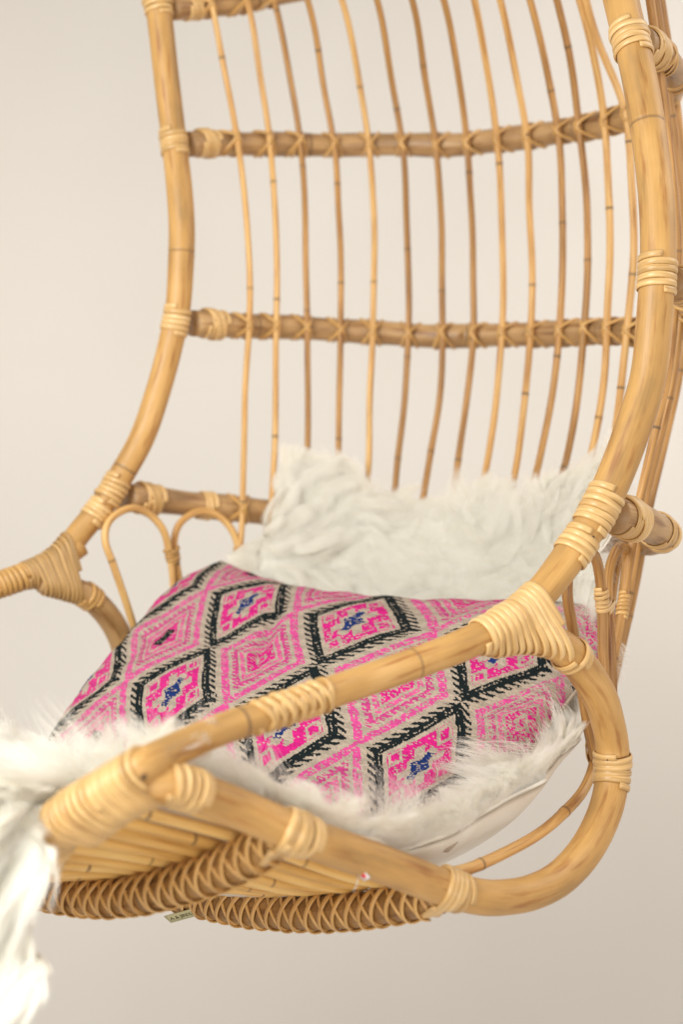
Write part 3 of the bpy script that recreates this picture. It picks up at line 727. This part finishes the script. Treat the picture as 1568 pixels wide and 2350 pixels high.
def weave(s, t):
    """colour of the cloth at (s along the long edge, t down the short edge)"""
    NS, NT = 360, 290
    # each stitch is a short slanted dash
    cj = np.floor(t * NT); ci = np.floor(s * NS * .62 + (cj % 2) * .5 + cj * .23)
    sc_, tc = (ci + .5 - (cj % 2) * .5 - cj * .23) / (NS * .62), (cj + .5) / NT
    jit = (cellnoise(ci, cj, 1) - .5) * .0025
    S_, T_ = sc_ + jit, tc + (cellnoise(ci, cj, 2) - .5) * .002
    S_, T_ = S_ * .55 + s * .45, T_ * .55 + t * .45
    a = np.interp(S_, [-.27, .007, .279, .525, .82, 1.12], [-1, 0, 1, 2, 3, 4]) - 1
    b = (T_ - (.215 + .12 * S_)) / (.47 + .0 * S_)
    a = a + .02 * (smooth_noise(S_ * 9, T_ * 9, 5) - .5); b = b + .03 * (smooth_noise(S_ * 8, T_ * 8, 6) - .5)
    fa, fb = a - np.round(a), b - np.round(b)
    ha, hb = .37, .5
    x, y = np.abs(fa) / ha, np.abs(fb) / hb
    d = x + y
    n1, n2 = cellnoise(ci, cj, 3), cellnoise(ci, cj, 4)
    wear = np.clip(.04 + .55 * smooth_noise(S_ * 5 + 3, T_ * 5, 8) * np.clip((S_ - .45) * 2, 0, 1) + .10 * smooth_noise(S_ * 14, T_ * 14, 9), 0, .8)
    worn = n1 < wear
    beige = np.array([.40, .325, .255]); pink = np.array([.56, .016, .19]); mauve = np.array([.50, .05, .20]); rose = np.array([.60, .09, .25]); black = np.array([.008, .013, .014]); navy = np.array([.010, .028, .13])
    out = np.broadcast_to(beige, s.shape + (3,)).copy()
    def put(mask, col, amt=1.0):
        out[mask] = out[mask] * (1 - amt) + col * amt
    ph = y * 10.0 + (d - 1) * 2.6
    tooth = (ph - np.floor(ph)) < .52
    sm = smooth_noise(S_ * 60, T_ * 60, 11)
    put((d > .28) & (d < .70) & ~worn & ~((np.abs(x - y) < .10) & (d < .52)) & ~((x < .10) & (y < .3)), pink)
    ringd = x + np.abs(y - .52); put((ringd > .10) & (ringd < .17) & (d < .72), beige)
    ringe = y + np.abs(x - .52); put((ringe > .10) & (ringe < .16) & (d < .72), beige)
    put((x * 1.5 + y < .25) | ((np.abs(x) < .07) & (y < .33)), beige)
    put(((x * .8 + y * 1.0 < .17) | ((x < .07) & (y < .24))) & (n1 > .16), navy)
    put((d > .80) & (d < .87) & (n2 > .04), black); put((d > .885) & (d < 1.00) & (n2 > .04), black)
    put((d >= .86) & (d <= .885) & (n1 > .45), black)
    put((d >= 1.00) & (d < 1.15) & tooth & (n2 > .06), black)
    put((d > 1.29) & (d < 1.48) & ~worn & (n2 > .12), np.array([.58, .07, .25]))
    ph2 = y * 15; t2 = (ph2 - np.floor(ph2)) < .62
    put((d > 1.57) & (d < 1.74) & (t2 | (d > 1.66)) & ~worn, mauve)
    put((d > 1.80) & (d < 1.92) & ~worn & (n2 > .1), rose)
    put((d > 1.98) & ~worn & (n2 > .1), pink)
    put((d > 2.20) & (d < 2.26), beige)
    blk = (a < .1) & (np.abs(np.abs(fa) - .5) < .05) & (np.abs(np.abs(fb) - .5) < .10)
    put(blk & (n2 > .1), black)
    # fading to the far end, small variation of each stitch
    far = np.clip(.35 - s, 0, 1)[..., None] * .8
    out = out * (1 - far * .35) + beige * far * .35 * (out.sum(-1, keepdims=True) > .2)
    out *= (.86 + .28 * n2[..., None])
    # gap between stitches
    u1 = t * NT - cj; out *= (1 - .22 * (np.abs(u1 - .5) > .40))[..., None]
    return np.clip(out, 0, 1)
def cloth_mat(name, attr):
    m, nt, nd, lk, b = mat_base(name)
    if attr:
        at = nd.new('ShaderNodeAttribute'); at.attribute_name = 'cloth'; lk.new(at.outputs['Color'], b.inputs['Base Color'])
    else: b.inputs['Base Color'].default_value = (.42, .34, .26, 1)
    b.inputs['Roughness'].default_value = .95; b.inputs['Specular IOR Level'].default_value = .15; b.inputs['Sheen Weight'].default_value = .0; b.inputs['Sheen Roughness'].default_value = .5
    return m
M_CLOTH = cloth_mat('woven_cloth', True); M_BACKC = cloth_mat('plain_cloth', False)
NN, MM = 780, 560
S3, s_, t_ = coons(NN, MM, .062)
sb, tb_ = np.broadcast_to(s_, (NN, MM)), np.broadcast_to(t_, (NN, MM))
colr = weave(sb, tb_)
lum = colr.sum(-1)
S3 = S3 + PN * ((lum < .9)[..., None] * .0005 + (cellnoise(np.floor(sb * 190), np.floor(tb_ * 250))[..., None]) * .0005)
I = np.arange(NN * MM).reshape(NN, MM)
fc = np.stack([I[:-1, :-1], I[:-1, 1:], I[1:, 1:], I[1:, :-1]], -1).reshape(-1, 4)
new_mesh('front_cover', S3.reshape(-1, 3), fc, M_CLOTH, cush, {'cloth': ('FLOAT_COLOR', np.concatenate([colr, np.ones((NN, MM, 1))], -1))})
S4, _, _ = coons(60, 46, .05, -1)
I4 = np.arange(60 * 46).reshape(60, 46)
new_mesh('back_cover', S4.reshape(-1, 3), np.stack([I4[:-1, :-1], I4[1:, :-1], I4[1:, 1:], I4[:-1, 1:]], -1).reshape(-1, 4), M_BACKC, cush)
seam = np.vstack([cr(top_, 120), cr(rig_, 100)[1:], cr(bot_, 120)[::-1][1:], cr(lef_, 100)[::-1][1:]])
pole('seam', np.c_[seam, np.full(len(seam), .0020)], M_BACKC, cush, m=8, step=.006, wob=.01)

# ---------------------------------------------------------------- strands of hair
def hair_mat(name, col, tr=.35, rough=.45):
    m = bpy.data.materials.new(name); m.use_nodes = True
    nt = m.node_tree; nd, lk = nt.nodes, nt.links; nd.clear()
    out = nd.new('ShaderNodeOutputMaterial')
    hi = nd.new('ShaderNodeHairInfo')
    r = ramp(nd, [(0.0, tuple(c * .93 for c in col)), (.5, col)]); lk.new(hi.outputs['Intercept'], r.inputs[0])
    rr = nd.new('ShaderNodeMix'); rr.data_type = 'RGBA'; rr.blend_type = 'MULTIPLY'; rr.inputs['Factor'].default_value = 1
    vr = ramp(nd, [(0, (.90, .86, .76)), (.5, (.99, .98, .96)), (1, (1, 1, 1))]); lk.new(hi.outputs['Random'], vr.inputs[0])
    lk.new(r.outputs[0], rr.inputs[6]); lk.new(vr.outputs[0], rr.inputs[7])
    h = nd.new('ShaderNodeBsdfHairPrincipled'); h.model = 'CHIANG'; h.parametrization = 'COLOR'
    lk.new(rr.outputs[2], h.inputs['Color']); h.inputs['Roughness'].default_value = .45; h.inputs['Radial Roughness'].default_value = .6
    d = nd.new('ShaderNodeBsdfDiffuse'); lk.new(rr.outputs[2], d.inputs[0])
    m2 = nd.new('ShaderNodeMixShader'); m2.inputs[0].default_value = .35; lk.new(h.outputs[0], m2.inputs[1]); lk.new(d.outputs[0], m2.inputs[2])
    lk.new(m2.outputs[0], out.inputs[0]); return m
M_WOOL = hair_mat('white_wool', (.968, .95, .885), tr=.45)
def hair(name, pts, rad, mat, parent):
    """pts: strands x points x 3"""
    n, k = pts.shape[:2]
    h = bpy.data.hair_curves.new(name); h.add_curves([k] * n)
    h.attributes['position'].data.foreach_set('vector', pts.astype(np.float32).ravel())
    ra = h.attributes.get('radius') or h.attributes.new('radius', 'FLOAT', 'POINT')
    ra.data.foreach_set('value', np.broadcast_to(rad, (n, k)).astype(np.float32).ravel())
    h.materials.append(mat)
    return link(name, h, parent)

# ---------------------------------------------------------------- sheepskin: a hide over back, seat and front rail
WC = np.array([0, .1, .2, .3, .42, .54, .66])
rows, flow = [], []
def row_img(us, vs, dz=0, inset=.05, fl=(0, 0, 1), fwd=0):
    out = []
    for u, v in zip(us, vs):
        Y = 1.9
        for _ in range(4):
            z = (1174.5 - v) * Y / F
            q, th = at_u(u, max(z, -.2), inset, 8, 150); Y = q[1] - fwd
        out.append(P(u, v, Y))
    rows.append(np.array(out)); flow.append(fl)
row_img([1392, 1290, 1130, 980, 860, 735, 622], [1120, 1185, 1222, 1228, 1188, 1102, 1235], fl=(-.25, -.2, 1.1), inset=.035)
row_img([1395, 1290, 1130, 980, 850, 715, 602], [1190, 1225, 1245, 1252, 1234, 1188, 1255], fl=(.55, -.1, .35), inset=.045)
row_img([1390, 1280, 1125, 975, 840, 695, 588], [1285, 1295, 1300, 1300, 1290, 1275, 1280], fl=(.85, -.1, -.25), inset=.055)
row_img([1380, 1270, 1120, 965, 825, 690, 585], [1400, 1400, 1400, 1390, 1385, 1370, 1350], fl=(.6, -.2, -.35), inset=.07)
def row_w(u, v, Y, sag, fl, scale=1.0, lift=0):
    e = P(u, v, Y); out = []
    for w in WC:
        q = e + C * w * scale; q[2] += lift - sag * (1 - (1 - 2 * w / .7) ** 2); out.append(q)
    rows.append(np.array(out)); flow.append(fl)
row_w(1380, 1510, 1.67, .03, (-.5, -.1, .5), .86)
row_w(1352, 1615, 1.565, .05, (-.7, 0, .9), .88)
row_w(1326, 1740, 1.50, .08, (-.8, 0, .8), .92)
row_w(1270, 1850, 1.44, .10, (-.75, .1, .75), .96)
row_w(1165, 1922, 1.37, .10, (-.6, .1, .9))
row_w(1030, 1975, 1.30, .09, (-.45, .25, .95))
row_w(800, 1926, 1.215, .065, (-.2, .3, .6))
row_w(600, 1856, 1.165, .045, (-.1, .3, .7))
row_w(440, 1800, 1.125, .035, (-.05, .1, .95))
row_w(215, 1828, 1.150, .02, (-.15, -.2, .6))
row_w(98, 1858, 1.105, .01, (-.25, -.5, -.1))
row_w(62, 1935, 1.075, .0, (-.1, -.25, -.95))
row_w(68, 2060, 1.06, .0, (.02, -.12, -1))
row_w(76, 2175, 1.055, .0, (.05, -.1, -1))
row_w(36, 2262, 1.055, .0, (.0, -.05, -1))
RW = np.array(rows); FL = norm(np.array(flow, float))
nr, nc = RW.shape[:2]
NU, NV = 190, 90
g1 = np.zeros((NU, nc, 3)); 
tpar = np.linspace(0, nr - 1, NU)
def crs(A, x):      # uniform catmull-rom along axis 0
    i = np.clip(np.floor(x).astype(int), 0, len(A) - 2); f = (x - i).reshape(-1, *([1] * (A.ndim - 1)))
    g = lambda k: A[np.clip(i + k, 0, len(A) - 1)]
    return .5 * (2 * g(0) + (g(1) - g(-1)) * f + (2 * g(-1) - 5 * g(0) + 4 * g(1) - g(2)) * f ** 2 + (3 * g(0) - g(-1) - 3 * g(1) + g(2)) * f ** 3)
g1 = crs(RW, tpar)
HS = np.swapaxes(crs(np.swapaxes(g1, 0, 1), np.linspace(0, nc - 1, NV)), 0, 1)
FS = crs(FL, tpar)
du = np.gradient(HS, axis=0); dv = np.gradient(HS, axis=1)
HN = norm(np.cross(du, dv))
# the fur side faces the sitter
ref = norm(np.array([-.4, -.5, .75])); 
flip = np.sign((HN * ref).sum(-1, keepdims=True)); flip[flip == 0] = 1
HN = HN * (1 if (HN * ref).sum(-1).mean() > 0 else -1)
# ragged outline and curled rim on the right-hand edge
tt = np.linspace(0, 1, NU)[:, None]; vv = np.linspace(0, 1, NV)[None, :]
rag = .015 * (np.sin(tt * 47) + .6 * np.sin(tt * 91 + 1) + .4 * np.sin(tt * 150 + 2))
edge = np.exp(-vv / .035)
HS = HS + (edge * rag)[..., None] * norm(dv) * -1 + (HN * .5 + np.array([.1, 0, .8])) * (np.exp(-vv / .07) * .030 * np.exp(-((tt - .42) / .10) ** 4))[..., None]
sheep = thing('sheepskin_throw', tuple(HS[NU // 2, NV // 2]), 'long white shaggy sheepskin draped over the seat, lower back and front edge', 'sheepskin')
m_, nt_, nd_, lk_, b_ = mat_base('hide_leather')
n_ = nd_.new('ShaderNodeTexNoise'); n_.inputs['Scale'].default_value = 30; tc_ = nd_.new('ShaderNodeTexCoord'); lk_.new(tc_.outputs['Object'], n_.inputs['Vector'])
r_ = ramp(nd_, [(.3, (.76, .69, .58)), (.7, (.83, .78, .68))]); lk_.new(n_.outputs[0], r_.inputs[0]); lk_.new(r_.outputs[0], b_.inputs['Base Color']); b_.inputs['Roughness'].default_value = .7
low = HS - HN * .0035
V = np.vstack([HS.reshape(-1, 3), low.reshape(-1, 3)]); I = np.arange(NU * NV).reshape(NU, NV); J = I + NU * NV
q1 = np.stack([I[:-1, :-1], I[:-1, 1:], I[1:, 1:], I[1:, :-1]], -1).reshape(-1, 4)
q2 = np.stack([J[:-1, :-1], J[1:, :-1], J[1:, 1:], J[:-1, 1:]], -1).reshape(-1, 4)
def rimf(a, b): return np.stack([a[:-1], b[:-1], b[1:], a[1:]], -1)
ff = np.vstack([q1, q2, rimf(I[:, 0], J[:, 0]), rimf(J[:, -1], I[:, -1]), rimf(J[0], I[0]), rimf(I[-1], J[-1])])
hide = new_mesh('hide', V, ff, m_, sheep)

def grid(A, x, y):
    """bilinear lookup in a NU x NV grid, x, y in 0..1"""
    a = x * (NU - 1); b = y * (NV - 1); i = np.clip(a.astype(int), 0, NU - 2); j = np.clip(b.astype(int), 0, NV - 2)
    f = (a - i)[:, None]; g = (b - j)[:, None]
    return (A[i, j] * (1 - f) + A[i + 1, j] * f) * (1 - g) + (A[i, j + 1] * (1 - f) + A[i + 1, j + 1] * f) * g
DV = np.gradient(HS, axis=1)
def fur(name, n, x0, x1, y0, y1, L, K=10, clump=.0135, rad=.00023, rise=.62, wave=.016, dens=None, tip=.80, swirl=1.0, out=None, rand=1.0):
    x = rng.uniform(x0, x1, n * 2); y = rng.uniform(y0, y1, n * 2)
    if dens is not None:
        keep = rng.uniform(0, 1, len(x)) < dens(x, y); x, y = x[keep], y[keep]
    x, y = x[:n], y[:n]; n = len(x)
    def own(x, y, seed_pos, extra):
        p = grid(HS, x, y); nn = norm(grid(HN, x, y))
        fl = norm(np.stack([np.interp(x, np.linspace(0, 1, NU), FS[:, k]) for k in range(3)], 1))
        w1 = np.stack([np.sin(seed_pos[:, 0] * 29 + seed_pos[:, 2] * 17 + k * 2.1) + np.sin(seed_pos[:, 2] * 43 - seed_pos[:, 1] * 23 + k * 4.0) for k in range(3)], 1)
        if out is not None: fl = norm(-norm(grid(DV, x, y)) * out[0] + np.array(out[1]))
        fl = norm(fl + w1 * .34 * swirl + extra * .17)
        fl = fl - nn * (fl * nn).sum(1, keepdims=True) * .8
        return p, nn, norm(fl)
    # roots and their lock centres
    p = grid(HS, x, y)
    cid = np.floor(p / clump).astype(np.int64); key = cid[:, 0] * 7919 + cid[:, 1] * 104729 + cid[:, 2] * 1299709
    uq, inv = np.unique(key, return_inverse=True)
    cx = np.zeros(len(uq)); cy = np.zeros(len(uq)); cnt = np.bincount(inv)
    cx = np.bincount(inv, x) / cnt; cy = np.bincount(inv, y) / cnt
    ce = rng.normal(0, 1, (len(uq), 3)) * rand; cl = rng.uniform(.6, 1.25, len(uq))
    t = np.linspace(0, 1, K)
    def curve(x, y, ex, ln, ph):
        p, nn, fl = own(x, y, grid(HS, x, y), ex)
        up = (rise * (t - .42 * t ** 2))[None, :, None]; al = (.30 * t + .70 * t ** 1.6)[None, :, None]
        c = p[:, None] + ln[:, None, None] * (nn[:, None] * up + fl[:, None] * al)
        sd = norm(np.cross(nn, fl))
        c += sd[:, None] * (wave * (np.sin(t[None] * 5.2 + ph[:, None]) - np.sin(ph[:, None])) * t[None] ** .7)[..., None]
        c[..., 2] -= (ln[:, None] ** 2 * 1.4 * t[None] ** 2)
        return c
    Lc = L(cx, cy) * cl
    def phase(q): return 2.6 * np.sin(q[:, 0] * 31 + q[:, 2] * 13 + 1) + 2.2 * np.sin(q[:, 2] * 37 - q[:, 0] * 19) + 1.2 * np.sin(q[:, 1] * 41)
    cq = grid(HS, cx, cy); cc = curve(cx, cy, ce, Lc, phase(cq) + rng.normal(0, .7, len(uq)))[inv]
    cph = phase(cq); ow = curve(x, y, rng.normal(0, .45, (n, 3)) + ce[inv] * .8, Lc[inv] * rng.uniform(.6, 1.08, n), cph[inv] + rng.normal(0, .5, n))
    k = (tip * t ** 1.1)[None, :, None] * rng.uniform(.6, 1, n)[:, None, None]
    c = ow * (1 - k) + cc * k
    r = rad * (1 - .82 * t ** 1.5)
    o = hair(name, c, r[None], M_WOOL, sheep); o['kind'] = 'stuff'
    return o
LX = [0, .05, .18, .24, .32, .40, .5, .57, .62, .66, .72, 1]
LY = [.062, .072, .072, .030, .046, .042, .048, .068, .068, .056, .066, .072]
Lf_ = lambda x, y: np.interp(x, LX, LY)
fur('fur', 170000, 0, .25, 0, 1, Lf_, clump=.0078, rad=.00021, rise=.70, wave=.022, tip=.84, swirl=1.1, rand=.75)
fur('fur', 90000, .70, 1, 0, 1, lambda x, y: .062 + 0 * x, clump=.008, rad=.00023, rise=.72, wave=.014, tip=.62)
fur('fur', 130000, .25, .70, 0, 1, Lf_, clump=.010, rad=.00022, rise=.72, wave=.018, tip=.84, rand=.8)
fur('fur_fringe', 28000, .305, .43, 0, .11, lambda x, y: .062 - .12 * np.maximum(x - .35, 0), clump=.009, rad=.00025, rise=1.35, wave=.020, tip=.85)
fur('fur_fringe', 16000, .43, .60, 0, .07, lambda x, y: .031 + 0 * x, clump=.010, rad=.00023, rise=.85, wave=.016, tip=.88)
fur('fur_fringe', 24000, .74, 1, 0, .14, lambda x, y: .070 + 0 * x, clump=.010, rad=.00022, rise=.6, wave=.014, tip=.75)
fur('fur_fringe', 12000, .74, .99, 0, .05, lambda x, y: .040 + 0 * x, clump=.008, rad=.00022, rise=.4, wave=.010, tip=.7, out=(.4, (0, 0, -.9)))
fur('fur_fringe', 9000, .97, 1, 0, 1, lambda x, y: .060 + 0 * x, clump=.010, rad=.00022, rise=.2, wave=.014, tip=.75, out=(.0, (0, 0, -1)))
fur('fur_fringe', 16000, .31, .62, 0, .022, lambda x, y: .034 + 0 * x, clump=.006, rad=.00022, rise=1.0, wave=.012, tip=.75, out=(.55, (0, -.2, .1)))
fur('fur_fringe', 9000, .0, .20, .955, 1, lambda x, y: .052 + 0 * x, clump=.008, rad=.00021, rise=.6, wave=.014, tip=.82, out=(-.9, (0, -.1, .25)))
